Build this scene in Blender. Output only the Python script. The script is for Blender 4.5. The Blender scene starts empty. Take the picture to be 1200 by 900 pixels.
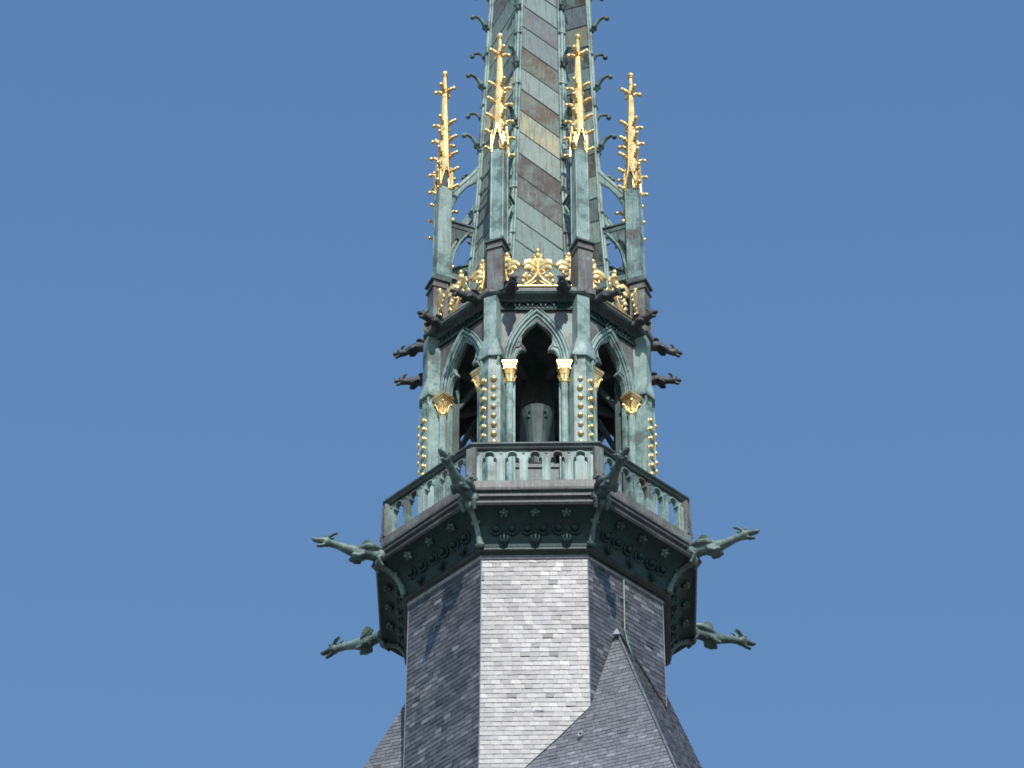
import bpy, bmesh, math, random
from mathutils import Vector, Matrix, noise
random.seed(7)
R = math.radians
S = bpy.context.scene
COL = S.collection

# ------------------------------------------------------------------ camera, sky, sun, exposure
E0 = R(40.5); DIST = 90.0
cam_d = bpy.data.cameras.new('camera'); cam = bpy.data.objects.new('camera', cam_d); COL.objects.link(cam)
cam_d.sensor_width = 36; cam_d.lens = 162; cam_d.clip_start = 0.5; cam_d.clip_end = 6000
cam.location = (-0.49, -DIST*math.cos(E0), 1.7)
cam.rotation_euler = (R(90)+E0, 0, 0)
S.camera = cam

SUN_EL, SUN_AZ = 43.0, 6.0           # azimuth measured from the viewer's side of the spire, negative = from the left
w = bpy.data.worlds.new('World'); S.world = w; w.use_nodes = True
nt = w.node_tree; bg = nt.nodes['Background']
sky = nt.nodes.new('ShaderNodeTexSky'); sky.sky_type = 'NISHITA'; sky.sun_disc = False
sky.sun_elevation = R(SUN_EL); sky.sun_rotation = R(180 - SUN_AZ)
sky.air_density = 2.0; sky.dust_density = 0.0; sky.ozone_density = 10.0; sky.altitude = 50
nt.links.new(sky.outputs[0], bg.inputs[0]); bg.inputs[1].default_value = 0.138
sd = bpy.data.lights.new('sun', 'SUN'); sun = bpy.data.objects.new('sun', sd); COL.objects.link(sun)
sd.energy = 3.9; sd.angle = R(0.5); sd.color = (1.0, 0.965, 0.925)
sun.rotation_euler = (R(90-SUN_EL), 0, R(SUN_AZ)); sun.location = (0, -30, 90)
S.cycles.filter_width = 1.7
S.view_settings.view_transform = 'Standard'; S.view_settings.look = 'None'
S.view_settings.exposure = 0.0; S.view_settings.gamma = 1.0; S.view_settings.use_curve_mapping = False

# ------------------------------------------------------------------ materials
def mat(name):
    m = bpy.data.materials.new(name); m.use_nodes = True
    return m, m.node_tree, m.node_tree.nodes['Principled BSDF']
def N(t, typ, **k):
    n = t.nodes.new(typ)
    for a, b in k.items(): setattr(n, a, b)
    return n
def noise_at(t, vec, scale, detail=4, rough=.6, stretch=None):
    if stretch:
        mp = N(t, 'ShaderNodeMapping'); mp.inputs['Scale'].default_value = stretch
        t.links.new(vec, mp.inputs['Vector']); vec = mp.outputs[0]
    n = N(t, 'ShaderNodeTexNoise'); n.inputs['Scale'].default_value = scale
    n.inputs['Detail'].default_value = detail; n.inputs['Roughness'].default_value = rough
    t.links.new(vec, n.inputs['Vector']); return n.outputs['Fac']
def ramp(t, fac, stops):
    r = N(t, 'ShaderNodeValToRGB'); e = r.color_ramp.elements
    while len(e) < len(stops): e.new(.5)
    for i, (p, c) in enumerate(stops): e[i].position = p; e[i].color = (*c, 1)
    t.links.new(fac, r.inputs[0]); return r.outputs[0]
def mix(t, fac, a, b, mode='MIX'):
    m = N(t, 'ShaderNodeMix', data_type='RGBA', blend_type=mode)
    if isinstance(fac, float): m.inputs[0].default_value = fac
    else: t.links.new(fac, m.inputs[0])
    for s, v in ((6, a), (7, b)):
        if isinstance(v, tuple): m.inputs[s].default_value = (*v, 1)
        else: t.links.new(v, m.inputs[s])
    return m.outputs[2]
def bump(t, b, h, strength=.3, dist=.01):
    n = N(t, 'ShaderNodeBump'); n.inputs['Strength'].default_value = strength; n.inputs['Distance'].default_value = dist
    t.links.new(h, n.inputs['Height']); t.links.new(n.outputs[0], b.inputs['Normal'])

def copper(name, stops, streak_a, streak_b, streak=.6, rough=.5, attr=False, off=0.0):
    m, t, b = mat(name)
    g = N(t, 'ShaderNodeNewGeometry'); v = g.outputs['Position']
    if off:
        ad = N(t, 'ShaderNodeVectorMath', operation='ADD'); ad.inputs[1].default_value = (off, off, off)
        t.links.new(v, ad.inputs[0]); v = ad.outputs[0]
    if attr:
        a = N(t, 'ShaderNodeAttribute', attribute_name='tone'); base = a.outputs['Color']
        pn = noise_at(t, v, 2.2, 6, .7)
        base = mix(t, ramp(t, pn, [(.44, (0, 0, 0)), (.62, (.7, .7, .7))]), base, stops)
    else:
        pn = noise_at(t, v, 1.7, 7, .68)
        base = ramp(t, pn, stops)
    st = noise_at(t, v, 3.0, 7, .7, (9, 9, .45))
    c = mix(t, ramp(t, st, [(.50, (0, 0, 0)), (.66, (streak,)*3)]), base, streak_a)
    st2 = noise_at(t, v, 2.3, 7, .7, (14, 14, .6))
    c = mix(t, ramp(t, st2, [(.56, (0, 0, 0)), (.72, (streak,)*3)]), c, streak_b)
    fn = noise_at(t, v, 26, 5, .7)
    c = mix(t, .6, c, ramp(t, fn, [(.3, (.33, .33, .33)), (.7, (.72, .72, .72))]), 'OVERLAY')
    if attr: b.inputs['Specular IOR Level'].default_value = .3
    t.links.new(c, b.inputs['Base Color'])
    rr = N(t, 'ShaderNodeMapRange'); rr.inputs[3].default_value = rough-.12; rr.inputs[4].default_value = rough+.2
    t.links.new(fn, rr.inputs[0]); t.links.new(rr.outputs[0], b.inputs['Roughness'])
    b.inputs['Specular IOR Level'].default_value = .3 if attr else .5
    bump(t, b, pn, .45, .03)
    return m
VERD = (.215, .318, .280); VERDP = (.34, .44, .395); VERDD = (.09, .16, .14)
BRN = (.085, .077, .068); BRNP = (.15, .14, .125); BLK = (.035, .05, .048)
M_verd = copper('verdigris_copper', [(.31, BRN), (.37, BRNP), (.42, VERDD), (.49, VERD), (.64, VERDP)], BRNP, VERDP, .7)
M_brown = copper('brown_copper', [(.3, (.07, .06, .053)), (.48, (.13, .118, .104)), (.58, (.17, .165, .148)), (.64, (.19, .27, .245))], VERD, (.22, .21, .19), .6, off=13.3)
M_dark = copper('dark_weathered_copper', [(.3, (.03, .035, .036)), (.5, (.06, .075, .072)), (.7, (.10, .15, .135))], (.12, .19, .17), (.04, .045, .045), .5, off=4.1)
M_soffit = copper('shade_darkened_copper', [(.3, (.010, .024, .022)), (.5, (.015, .042, .037)), (.72, (.03, .08, .068))], (.05, .11, .09), (.012, .02, .02), .4, off=7.7)  # near-black base puts the shade under the balcony into the colour
M_garg = copper('gargoyle_copper', [(.3, (.03, .035, .033)), (.44, (.06, .09, .078)), (.53, (.12, .185, .16)), (.66, (.26, .35, .30))], (.22, .31, .27), (.05, .05, .048), .5, off=2.2)
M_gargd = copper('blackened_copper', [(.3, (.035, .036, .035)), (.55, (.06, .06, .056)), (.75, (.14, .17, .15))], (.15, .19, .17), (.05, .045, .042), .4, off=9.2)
M_panel = copper('spire_panel_metal', (.15, .225, .195), (.085, .062, .034), (.28, .31, .25), .8, rough=.55, attr=True)
M_inner = copper('interior_copper', [(.3, (.045, .05, .048)), (.5, (.08, .12, .105)), (.7, (.15, .20, .18))], (.05, .045, .04), (.25, .25, .22), .5, off=5.5)  # base darkened to deepen the shade inside the lantern

def gold_mat():
    m, t, b = mat('gilding'); g = N(t, 'ShaderNodeNewGeometry')
    n = noise_at(t, g.outputs['Position'], 7, 7, .75)
    c = ramp(t, n, [(.33, (.38, .22, .08)), (.42, (.92, .62, .25)), (.52, (1.0, .74, .36)), (.7, (1.0, .80, .44))])
    t.links.new(c, b.inputs['Base Color']); b.inputs['Metallic'].default_value = 1
    rr = N(t, 'ShaderNodeMapRange'); rr.inputs[3].default_value = .38; rr.inputs[4].default_value = .64
    t.links.new(n, rr.inputs[0]); t.links.new(rr.outputs[0], b.inputs['Roughness'])
    bump(t, b, noise_at(t, g.outputs['Position'], 30, 3, .5), .35, .006)
    return m
M_gold = gold_mat()

def slate_mat():
    m, t, b = mat('slate'); g = N(t, 'ShaderNodeNewGeometry'); v = g.outputs['Position']
    a = N(t, 'ShaderNodeAttribute', attribute_name='tone')
    fn = noise_at(t, v, 14, 6, .78); pn = noise_at(t, v, 1.3, 6, .75)
    c = mix(t, .85, a.outputs['Color'], ramp(t, fn, [(.3, (.33, .33, .34)), (.7, (.68, .67, .66))]), 'OVERLAY')
    c = mix(t, ramp(t, pn, [(.5, (0, 0, 0)), (.75, (.28, .28, .28))]), c, (.13, .135, .14))
    t.links.new(c, b.inputs['Base Color'])
    rr = N(t, 'ShaderNodeMapRange'); rr.inputs[3].default_value = .32; rr.inputs[4].default_value = .50
    t.links.new(fn, rr.inputs[0]); t.links.new(rr.outputs[0], b.inputs['Roughness'])
    b.inputs['Specular IOR Level'].default_value = .66
    bump(t, b, fn, .25, .006)
    return m
M_slate = slate_mat()
def plain(name, c1, c2, scale=8, rough=.6, metal=0):
    m, t, b = mat(name); g = N(t, 'ShaderNodeNewGeometry')
    n = noise_at(t, g.outputs['Position'], scale, 6, .65)
    t.links.new(ramp(t, n, [(.35, c1), (.65, c2)]), b.inputs['Base Color'])
    b.inputs['Roughness'].default_value = rough; b.inputs['Metallic'].default_value = metal
    bump(t, b, n, .3, .01); return m
M_lead = plain('lead_flashing', (.24, .25, .27), (.42, .43, .45), 9, .5)
M_arris = plain('weathered_lead', (.10, .105, .12), (.2, .21, .23), 9, .6)
M_leadw = plain('bleached_lead', (.62, .60, .58), (.8, .78, .75), 9, .5)
M_under = plain('slate_battens', (.035, .035, .04), (.06, .06, .065), 9, .8)
M_pave = plain('paving', (.09, .09, .085), (.15, .145, .135), .4, .8)

# ------------------------------------------------------------------ object helpers
def obj(name, bm, m, parent=None, smooth=False, loc=None):
    me = bpy.data.meshes.new(name); bm.to_mesh(me); bm.free(); me.materials.append(m)
    if smooth:
        for p in me.polygons: p.use_smooth = True
    o = bpy.data.objects.new(name, me); COL.objects.link(o)
    if parent: o.parent = parent
    if loc: o.location = loc
    return o
def tag(o, label=None, cat=None, group=None, kind=None):
    if label: o['label'] = label
    if cat: o['category'] = cat
    if group: o['group'] = group
    if kind: o['kind'] = kind
    return o
def empty(name, loc=(0, 0, 0), rz=0):
    o = bpy.data.objects.new(name, None); COL.objects.link(o); o.location = loc; o.rotation_euler = (0, 0, rz)
    o.empty_display_size = .3
    return o
def copy_tree(o, parent=None):
    c = o.copy(); COL.objects.link(c); c.parent = parent
    for ch in [x for x in o.children]: copy_tree(ch, c)
    return c
def dup(o, parent, rz=0, loc=None):
    c = o.copy(); COL.objects.link(c); c.parent = parent
    c.rotation_euler = (0, 0, rz)
    if loc is not None: c.location = loc
    for ch in [x for x in o.children]: copy_tree(ch, c)
    return c

def box(bm, c, s, rz=0, taper=None):
    """box centred at c, size s; taper = scale of the top in x,y"""
    mt = Matrix.Translation(c) @ Matrix.Rotation(rz, 4, 'Z')
    vs = []
    for z in (-.5, .5):
        k = taper if (taper and z > 0) else 1
        for x, y in ((-.5, -.5), (.5, -.5), (.5, .5), (-.5, .5)):
            vs.append(bm.verts.new(mt @ Vector((x*s[0]*k, y*s[1]*k, z*s[2]))))
    for f in ((3, 2, 1, 0), (4, 5, 6, 7), (0, 1, 5, 4), (1, 2, 6, 5), (2, 3, 7, 6), (3, 0, 4, 7)):
        bm.faces.new([vs[i] for i in f])
def loft(bm, rings, cap=True, close=True):
    """rings: lists of points of equal length"""
    vr = [[bm.verts.new(p) for p in r] for r in rings]
    n = len(vr[0])
    for a, b in zip(vr, vr[1:]):
        for i in range(n if close else n-1):
            j = (i+1) % n
            bm.faces.new((a[i], a[j], b[j], b[i]))
    if cap:
        bm.faces.new(list(reversed(vr[0]))); bm.faces.new(vr[-1])
def prism(bm, plan, levels):
    """plan pts (x,y); levels [(z, scale about centroid)]"""
    cx = sum(p[0] for p in plan)/len(plan); cy = sum(p[1] for p in plan)/len(plan)
    loft(bm, [[(cx+(x-cx)*s, cy+(y-cy)*s, z) for x, y in plan] for z, s in levels])
def lathe(bm, prof, c=(0, 0, 0), n=12, cap=True, phase=0):
    loft(bm, [[(c[0]+r*math.cos(2*math.pi*i/n+phase), c[1]+r*math.sin(2*math.pi*i/n+phase), c[2]+z) for i in range(n)] for r, z in prof], cap)
def ball(bm, c, r, n=8, m=6, sx=1, sy=1, sz=1):
    prof = []
    rings = []
    for k in range(1, m):
        a = math.pi*k/m
        rings.append([(c[0]+r*sx*math.sin(a)*math.cos(2*math.pi*i/n), c[1]+r*sy*math.sin(a)*math.sin(2*math.pi*i/n), c[2]-r*sz*math.cos(a)) for i in range(n)])
    vr = [[bm.verts.new(p) for p in q] for q in rings]
    for a, b in zip(vr, vr[1:]):
        for i in range(n): bm.faces.new((a[i], a[(i+1) % n], b[(i+1) % n], b[i]))
    bot = bm.verts.new((c[0], c[1], c[2]-r*sz)); top = bm.verts.new((c[0], c[1], c[2]+r*sz))
    for i in range(n):
        bm.faces.new((vr[0][(i+1) % n], vr[0][i], bot)); bm.faces.new((vr[-1][i], vr[-1][(i+1) % n], top))
def tube(bm, pts, rad, n=7, flat=1.0, up=None, cap=True):
    """sweep; rad = number or list; flat scales the binormal axis"""
    pts = [Vector(p) for p in pts]; L = len(pts)
    rads = rad if isinstance(rad, (list, tuple)) else [rad]*L
    prev = None; rings = []
    for i, p in enumerate(pts):
        d = (pts[min(i+1, L-1)]-pts[max(i-1, 0)]).normalized()
        if prev is None:
            u = Vector(up) if up else (Vector((0, 0, 1)) if abs(d.z) < .9 else Vector((0, 1, 0)))
        else: u = prev
        s = d.cross(u)
        if s.length < 1e-4: s = d.orthogonal()
        s.normalize(); u = s.cross(d).normalized(); prev = u
        rings.append([p + (u*math.cos(2*math.pi*k/n)*flat + s*math.sin(2*math.pi*k/n))*rads[i] for k in range(n)])
    loft(bm, rings, cap)
def plate(bm, outer, holes, depth, y=0.0):
    """flat plate in the x-z plane, front face at y, back at y+depth, with holes"""
    b2 = bmesh.new(); es = []
    for lp in [outer]+holes:
        vs = [b2.verts.new((x, 0, z)) for x, z in lp]
        for i in range(len(vs)): es.append(b2.edges.new((vs[i], vs[(i+1) % len(vs)])))
    bmesh.ops.triangle_fill(b2, use_beauty=True, use_dissolve=False, edges=es, normal=(0, -1, 0))
    b2.verts.index_update()
    tri = [[v.index for v in f.verts] for f in b2.faces]
    P = [v.co.copy() for v in b2.verts]; b2.free()
    F = [bm.verts.new((p.x, y, p.z)) for p in P]; B = [bm.verts.new((p.x, y+depth, p.z)) for p in P]
    for t3 in tri:
        a, b, c = [P[i] for i in t3]
        nrm = (b-a).cross(c-a)
        if nrm.y > 0: t3 = t3[::-1]
        bm.faces.new([F[i] for i in t3]); bm.faces.new([B[i] for i in reversed(t3)])
    k = 0
    for lp in [outer]+holes:
        n = len(lp)
        for i in range(n):
            j = (i+1) % n
            bm.faces.new((F[k+i], B[k+i], B[k+j], F[k+j]))
        k += n
    bmesh.ops.recalc_face_normals(bm, faces=bm.faces)
S22, C22 = math.sin(R(22.5)), math.cos(R(22.5))
def octring(bm, prof, cap=False, close=False):
    """octagonal moulding: prof = [(R, z)] swept round the tower; close joins last to first"""
    rings = []
    for r, z in prof: rings.append([(r*math.sin(R(22.5+45*i)), -r*math.cos(R(22.5+45*i)), z) for i in range(8)])
    if close: rings.append(rings[0])
    vr = [[bm.verts.new(p) for p in q] for q in (rings[:-1] if close else rings)]
    if close: vr.append(vr[0])
    for a, b in zip(vr, vr[1:]):
        for i in range(8): bm.faces.new((a[i], a[(i+1) % 8], b[(i+1) % 8], b[i]))
    if cap: bm.faces.new(list(reversed(vr[0]))); bm.faces.new(vr[-1])
    bmesh.ops.recalc_face_normals(bm, faces=bm.faces)
def AX(z): return 0.006*(z-60.0)+.01       # the old spire leans very slightly
YAW_LOW, YAW_MID, YAW_TOP = R(-1.0), R(-.35), R(.7)
def rot2(x, y, a): return (x*math.cos(a)-y*math.sin(a), x*math.sin(a)+y*math.cos(a))

# ------------------------------------------------------------------ ground
bm = bmesh.new()
bmesh.ops.create_grid(bm, x_segments=8, y_segments=8, size=1500)
tag(obj('ground', bm, M_pave), kind='structure')  # unseen sheet put in for bounce light from below, kept dark to limit it

# ------------------------------------------------------------------ slated spire base
def clip_poly(poly, a, b, c):
    """keep a*x+b*y+c >= 0"""
    out = []
    for i in range(len(poly)):
        p, q = poly[i], poly[(i+1) % len(poly)]
        dp = a*p[0]+b*p[1]+c; dq = a*q[0]+b*q[1]+c
        if dp >= 0: out.append(p)
        if (dp >= 0) != (dq >= 0):
            t = dp/(dp-dq); out.append((p[0]+(q[0]-p[0])*t, p[1]+(q[1]-p[1])*t))
    return out
def slate_face(bm, lay, poly, seed, course=.103, wid=.172, pale=.0):
    rnd = random.Random(seed)
    P = [Vector(p) for p in poly]
    n = Vector((0, 0, 0))
    for i in range(len(P)): n += P[i].cross(P[(i+1) % len(P)])
    n.normalize()
    cen = sum(P, Vector())/len(P)
    if n.dot(Vector((cen.x, cen.y, .0))) < 0: n = -n
    u = Vector((0, 0, 1)).cross(n).normalized(); v = n.cross(u).normalized()
    o = P[0]; o = o - v*(o.z/v.z)          # courses keep one common level
    Q = [((p-o).dot(u), (p-o).dot(v)) for p in P]
    v0, v1 = min(q[1] for q in Q), max(q[1] for q in Q); u0, u1 = min(q[0] for q in Q), max(q[0] for q in Q)
    # dark boarding behind
    f = bm.faces.new([bm.verts.new(p - n*.004) for p in P])
    for l in f.loops: l[lay] = (.04, .04, .043, 1)
    row = int(math.floor(v0/course)); y = row*course; us = math.floor(u0/4)*4 - 4
    while y < v1:
        rnd = random.Random(int(seed*1000)+row*17)
        x = us - wid*((row*.5) % 1) - rnd.random()*.03
        while x < u1:
            ww = wid*rnd.uniform(.86, 1.14)
            cell = [(x+.0035, y+rnd.uniform(-.004, .003)), (x+ww-.0035, y+rnd.uniform(-.004, .003)), (x+ww-.0035, y+course+.004), (x+.0035, y+course+.004)]
            # clip to the face
            c = cell
            if x+ww < u0: x += ww; [rnd.random() for _ in range(4)]; continue
            m = len(Q); area = sum(Q[i][0]*Q[(i+1) % m][1]-Q[(i+1) % m][0]*Q[i][1] for i in range(m))
            sg = 1 if area > 0 else -1
            for i in range(m):
                (ax, ay), (bx, by) = Q[i], Q[(i+1) % m]
                c = clip_poly(c, -(by-ay)*sg, (bx-ax)*sg, ((by-ay)*ax-(bx-ax)*ay)*sg)
                if len(c) < 3: break
            if len(c) >= 3:
                w3 = o + u*(x) + v*y
                g = noise.noise(Vector((w3.x*.9, w3.y*.9, w3.z*.9+seed*7)))*.5+.5
                k = rnd.random()
                tone = .052 + .065*rnd.random() + .08*max(0, g-.45)
                if k < .09+.5*max(0, g-.5): tone += rnd.uniform(.03, .11)
                if k > .993: tone = .045
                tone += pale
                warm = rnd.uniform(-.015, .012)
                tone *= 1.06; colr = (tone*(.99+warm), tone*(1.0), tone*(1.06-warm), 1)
                lift = rnd.uniform(.006, .010); tw = rnd.uniform(-.0024, .0024); bk = rnd.uniform(-.0015, .0015)
                if k > .985: lift += .006; tw *= 2
                if .965 < k < .9665: colr = (.10, .08, .07, 1)
                cx = x+ww/2
                def P3(q):
                    t = 1-(q[1]-y)/course
                    return o + u*q[0] + v*q[1] + n*(.003 + lift*t + bk*(1-t) + tw*(q[0]-cx)/ww*2)
                top = [bm.verts.new(P3(q)) for q in c]
                bot = [bm.verts.new(o + u*q[0] + v*q[1] - n*.002) for q in c]
                f = bm.faces.new(top if 1 else top)
                fs = [f]
                L = len(c)
                for i in range(L):
                    fs.append(bm.faces.new((top[i], bot[i], bot[(i+1) % L], top[(i+1) % L])))
                for f in fs:
                    for l in f.loops: l[lay] = colr
            x += ww
        y += course; row += 1
def slate_obj(name, polys, parent, seed, **k):
    bm = bmesh.new(); lay = bm.loops.layers.float_color.new('tone')
    for i, p in enumerate(polys): slate_face(bm, lay, p, seed+i*3.7, **k)
    bmesh.ops.recalc_face_normals(bm, faces=bm.faces)
    return obj(name, bm, M_slate, parent)

base = empty('slate_spire_base', (AX(52), 0, 0), YAW_LOW)
tag(base, 'octagonal slate clad spire base under the balcony, pale on its front side', 'spire base')
def Rs(z): return 2.53 + (54.1-z)*.010 + max(0, 50.5-z)**2*.012
Z_T, Z_B = 54.04, 46.5
zs_ = [Z_T, 50.5, 49.2, 48.0, Z_B]
for k in range(8):
    az = 45*k
    polys = []
    for za, zb in zip(zs_, zs_[1:]):
        pts = []
        for z, sgn in ((zb, -1), (zb, 1), (za, 1), (za, -1)):
            a = R(az+22.5*sgn); r = Rs(z); pts.append((r*math.sin(a), -r*math.cos(a), z))
        polys.append(pts)
    slate_obj('slate_side', polys, base, 10+k*5)
bm = bmesh.new()     # inner carcass
octring(bm, [(Rs(z)-.03, z) for z in zs_], cap=True)
obj('carcass', bm, M_under, base)
for k in range(8):
    bm = bmesh.new()
    pts = []
    for z in [Z_T, 52, 50.5, 49.2, 48, Z_B]:
        a = R(45*k+22.5); r = Rs(z)+.012; pts.append((r*math.sin(a), -r*math.cos(a), z))
    tube(bm, pts, .010, 5); obj('lead_arris', bm, M_arris, base)

# broach roof growing out of the right-hand diagonal face
A = Vector((1.475, -1.86, 52.62)); P1 = Vector((.985, -2.38, 50.55)); Q1 = Vector((-.25, -2.43, 49.2)); B1 = Vector((2.43, -3.68, 48.28))
P2 = Vector((2.37, -.98, 51.5)); E1 = Vector((2.36, .07, 52.7)); E2 = Vector((2.98, -.51, 50.56))
def ext(a, b, t): return a + (b-a)*t
Bx = ext(A, B1, 1.5); Q2 = ext(P1, Q1, 2.0)
nl = (P1-A).cross(B1-A).normalized(); Q2 = Q2 - nl*((Q2-A).dot(nl)); Bx = Bx - nl*((Bx-A).dot(nl))
Pm = P1 + (Q2-P1)*.22 + Vector((.0, 0, -.07)); Pm = Pm - nl*((Pm-A).dot(nl))
bro = [[A, P1, Bx], [P1, Pm, Bx], [Pm, Q2, Bx], [A, Bx, P2], [P2, Bx, ext(E1, E2, 2.2), E1]]
def flat_to(poly):   # drop every later point into the plane of the first three non-collinear points
    a, b, c = poly[0], poly[1], poly[-1]
    n = (b-a).cross(c-a).normalized()
    return [p - n*((p-a).dot(n)) for p in poly]
bro[4] = flat_to([Bx, P2, E1, ext(E1, E2, 2.2)])
bm = bmesh.new(); lay = bm.loops.layers.float_color.new('tone')
for i, p in enumerate(bro): slate_face(bm, lay, p, 91 if i < 3 else 97, pale=.085 if i < 3 else .03)  # sunward slopes painted paler than the slope turned right, as if lit
bmesh.ops.recalc_face_normals(bm, faces=bm.faces)
br = obj('broach_roof', bm, M_slate, base)
bm = bmesh.new(); tube(bm, [A+Vector((0, -.01, .02)), ext(A, B1, .5)+Vector((0, -.02, .01)), ext(A, B1, 1.5)+Vector((0, -.02, .01))], .022, 6)
obj('ridge_roll', bm, M_arris, br)
bm = bmesh.new(); tube(bm, [A+Vector((.03, 0, .03)), (A+P2)/2+Vector((.03, -.03, 0)), P2+Vector((.01, -.02, 0))], .02, 6)
tube(bm, [P1+Vector((.0, -.01, 0)), Pm+Vector((0, -.02, 0)), Q2], .010, 5)
obj('valley_flashing', bm, M_under, br)
bm = bmesh.new()
vA = A+Vector((.01, -.05, .05))
vs = [bm.verts.new(vA), bm.verts.new(vA+Vector((-.09, -.13, -.24))), bm.verts.new(vA+Vector((.06, -.15, -.24))), bm.verts.new(vA+Vector((.0, .12, -.2)))]
for f in ((0, 1, 2), (0, 2, 3), (0, 3, 1), (1, 3, 2)): bm.faces.new([vs[i] for i in f])
bmesh.ops.recalc_face_normals(bm, faces=bm.faces); obj('ridge_cap', bm, M_lead, br)
# far-left roof slope
L1 = Vector((-2.36, .3, 52.8)); L2 = Vector((-3.18, -.12, 50.85)); L3 = Vector((-2.36, -.98, 49.05))
lf = flat_to([L1, ext(L1, L2, 2.4), ext(L1, L3, 1.7)])
slate_obj('side_roof', [lf], base, 133, pale=.06)  # paler tone stands in for sunlight on this slope
# small roof vents
for c, rz, tone in (((.82, -2.62, 49.75), R(-20), 1), ((2.62, -1.95, 49.55), R(62), 0)):
    bm = bmesh.new()
    lathe(bm, [(.03, .10), (.075, .10), (.085, -.02), (.07, -.05), (.03, -.05)], (0, 0, 0), 10, False)
    for v in bm.verts: v.co = Vector((v.co.x, -v.co.z, v.co.y*1.25))
    box(bm, (0, .02, -.13), (.13, .10, .05))
    o = obj('roof_vent', bm, M_lead, br, loc=c); o.rotation_euler = (0, 0, rz); o.scale = (.7, .7, .7)
# eaves band
bm = bmesh.new()
octring(bm, [(Rs(54.0)+.01, 53.93), (Rs(54.0)+.035, 53.94), (Rs(54)+.035, 54.02), (Rs(54)+.01, 54.03)])
obj('lead_apron', bm, M_lead, base)

# lightning conductor
bm = bmesh.new()
tube(bm, [(1.63, -1.73, 54.0), (1.63, -1.735, 53.2), (1.63, -1.74, 52.75), (1.68, -1.72, 52.45), (1.80, -1.62, 52.15)], .016, 6)
tube(bm, [(1.57, -1.80, 53.45), (1.69, -1.68, 53.45)], .018, 5)
o = obj('lightning_conductor', bm, M_verd, None, True)
tag(o, 'thin green lightning conductor running down the slates on the right diagonal side', 'cable')
o.location = (AX(52), 0, 0); o.rotation_euler = (0, 0, YAW_LOW)

# ------------------------------------------------------------------ balcony
bal = empty('balcony', (AX(55.5), 0, 0), YAW_LOW)
tag(bal, 'octagonal copper balcony with openwork balustrade and dark ornamented cove under it', 'balcony')
bm = bmesh.new()
cove = []
for i in range(9):
    t = i/8; a = t*math.pi/2
    cove.append((2.63 + .50*(1-math.cos(a))*.8 + .50*.2*t, 54.17 + .57*(math.sin(a)*.8+.2*t)))
octring(bm, [(2.4, 54.02), (2.60, 54.02), (2.62, 54.06), (2.62, 54.16)] + cove)
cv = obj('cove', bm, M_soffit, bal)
bm = bmesh.new()
octring(bm, [(3.13, 54.74), (3.21, 54.72), (3.24, 54.76), (3.24, 54.80), (3.18, 54.83), (3.15, 54.86), (3.17, 54.90), (3.22, 54.93), (3.22, 54.98), (3.12, 55.00)])
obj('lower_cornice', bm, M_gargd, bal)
bm = bmesh.new()
octring(bm, [(3.12, 55.00), (3.05, 55.02), (3.04, 55.08), (3.06, 55.13), (3.12, 55.145)])
obj('hollow_moulding', bm, M_dark, bal)  # darker copper stands in for shade in the recess
bm = bmesh.new()
octring(bm, [(3.12, 55.145), (3.13, 55.16), (3.14, 55.20), (3.14, 55.35), (3.12, 55.37), (2.90, 55.37), (2.90, 55.30), (2.0, 55.30)])
obj('floor_kerb', bm, M_brown, bal)
bm = bmesh.new()
octring(bm, [(2.94, 56.155), (3.07, 56.155), (3.09, 56.18), (3.07, 56.21), (3.12, 56.25), (3.11, 56.29), (3.04, 56.32), (2.96, 56.30), (2.91, 56.26)], close=True)
obj('handrail', bm, M_dark, bal)
bm = bmesh.new()
octring(bm, [(2.7, 54.06), (2.55, 54.06), (2.55, 53.985), (2.58, 53.985)])
obj('string_course', bm, M_brown, bal)

def trefoil_hole(cx, z0, hw=.132, h1=.47, n=6):
    pts = [(cx-hw, z0), (cx+hw, z0), (cx+hw, z0+h1)]
    # right lower lobe bulging, then cusp, then top lobe
    for i in range(1, n): 
        a = math.pi*.5*i/n; pts.append((cx+hw-.045*(1-math.cos(a))-.0, z0+h1+.09*math.sin(a)))
    pts.append((cx+hw-.058, z0+h1+.088))
    c = (cx, z0+h1+.135); r = .088
    for i in range(0, 2*n+1):
        a = R(-20)+R(220)*i/(2*n); pts.append((c[0]+r*math.cos(a), c[1]+r*math.sin(a)))
    pts.append((cx-hw+.058, z0+h1+.088))
    for i in range(n-1, 0, -1):
        a = math.pi*.5*i/n; pts.append((cx-hw+.045*(1-math.cos(a)), z0+h1+.09*math.sin(a)))
    pts.append((cx-hw, z0+h1))
    return pts
AP = 3.0*C22; HW = 3.0*S22
bm = bmesh.new()
holes = [trefoil_hole(x, 55.40) for x in (-.84, -.42, 0, .42, .84)]
plate(bm, [(-HW+.02, 55.37), (HW-.02, 55.37), (HW-.02, 56.16), (-HW+.02, 56.16)], holes, .085, -AP-.02)
for h in holes:
    loop = [(x*1.0, -AP-.028, z) for x, z in h[1:]] + [(h[0][0], -AP-.028, h[0][1])]
    k = []
    cx = sum(p[0] for p in h)/len(h)
    for x, y, z in loop: k.append((cx+(x-cx)*1.13, y, 55.4+(z-55.4)*1.035))
    tube(bm, k[:], .014, 5)
for x in (-1.05, -.63, -.21, .21, .63, 1.05):
    ball(bm, (x, -AP-.02, 56.09), .032, 8, 5, sy=.6)
    box(bm, (x, -AP-.035, 55.70), (.05, .04, .60))
    box(bm, (x, -AP-.035, 55.40), (.085, .05, .06))
pan0 = obj('balustrade_panel', bm, M_verd, bal)
bm = bmesh.new()
pr = 3.03
box(bm, (0, -pr, 55.76), (.18, .14, .80)); box(bm, (0, -pr-.01, 55.42), (.21, .17, .10))
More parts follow.
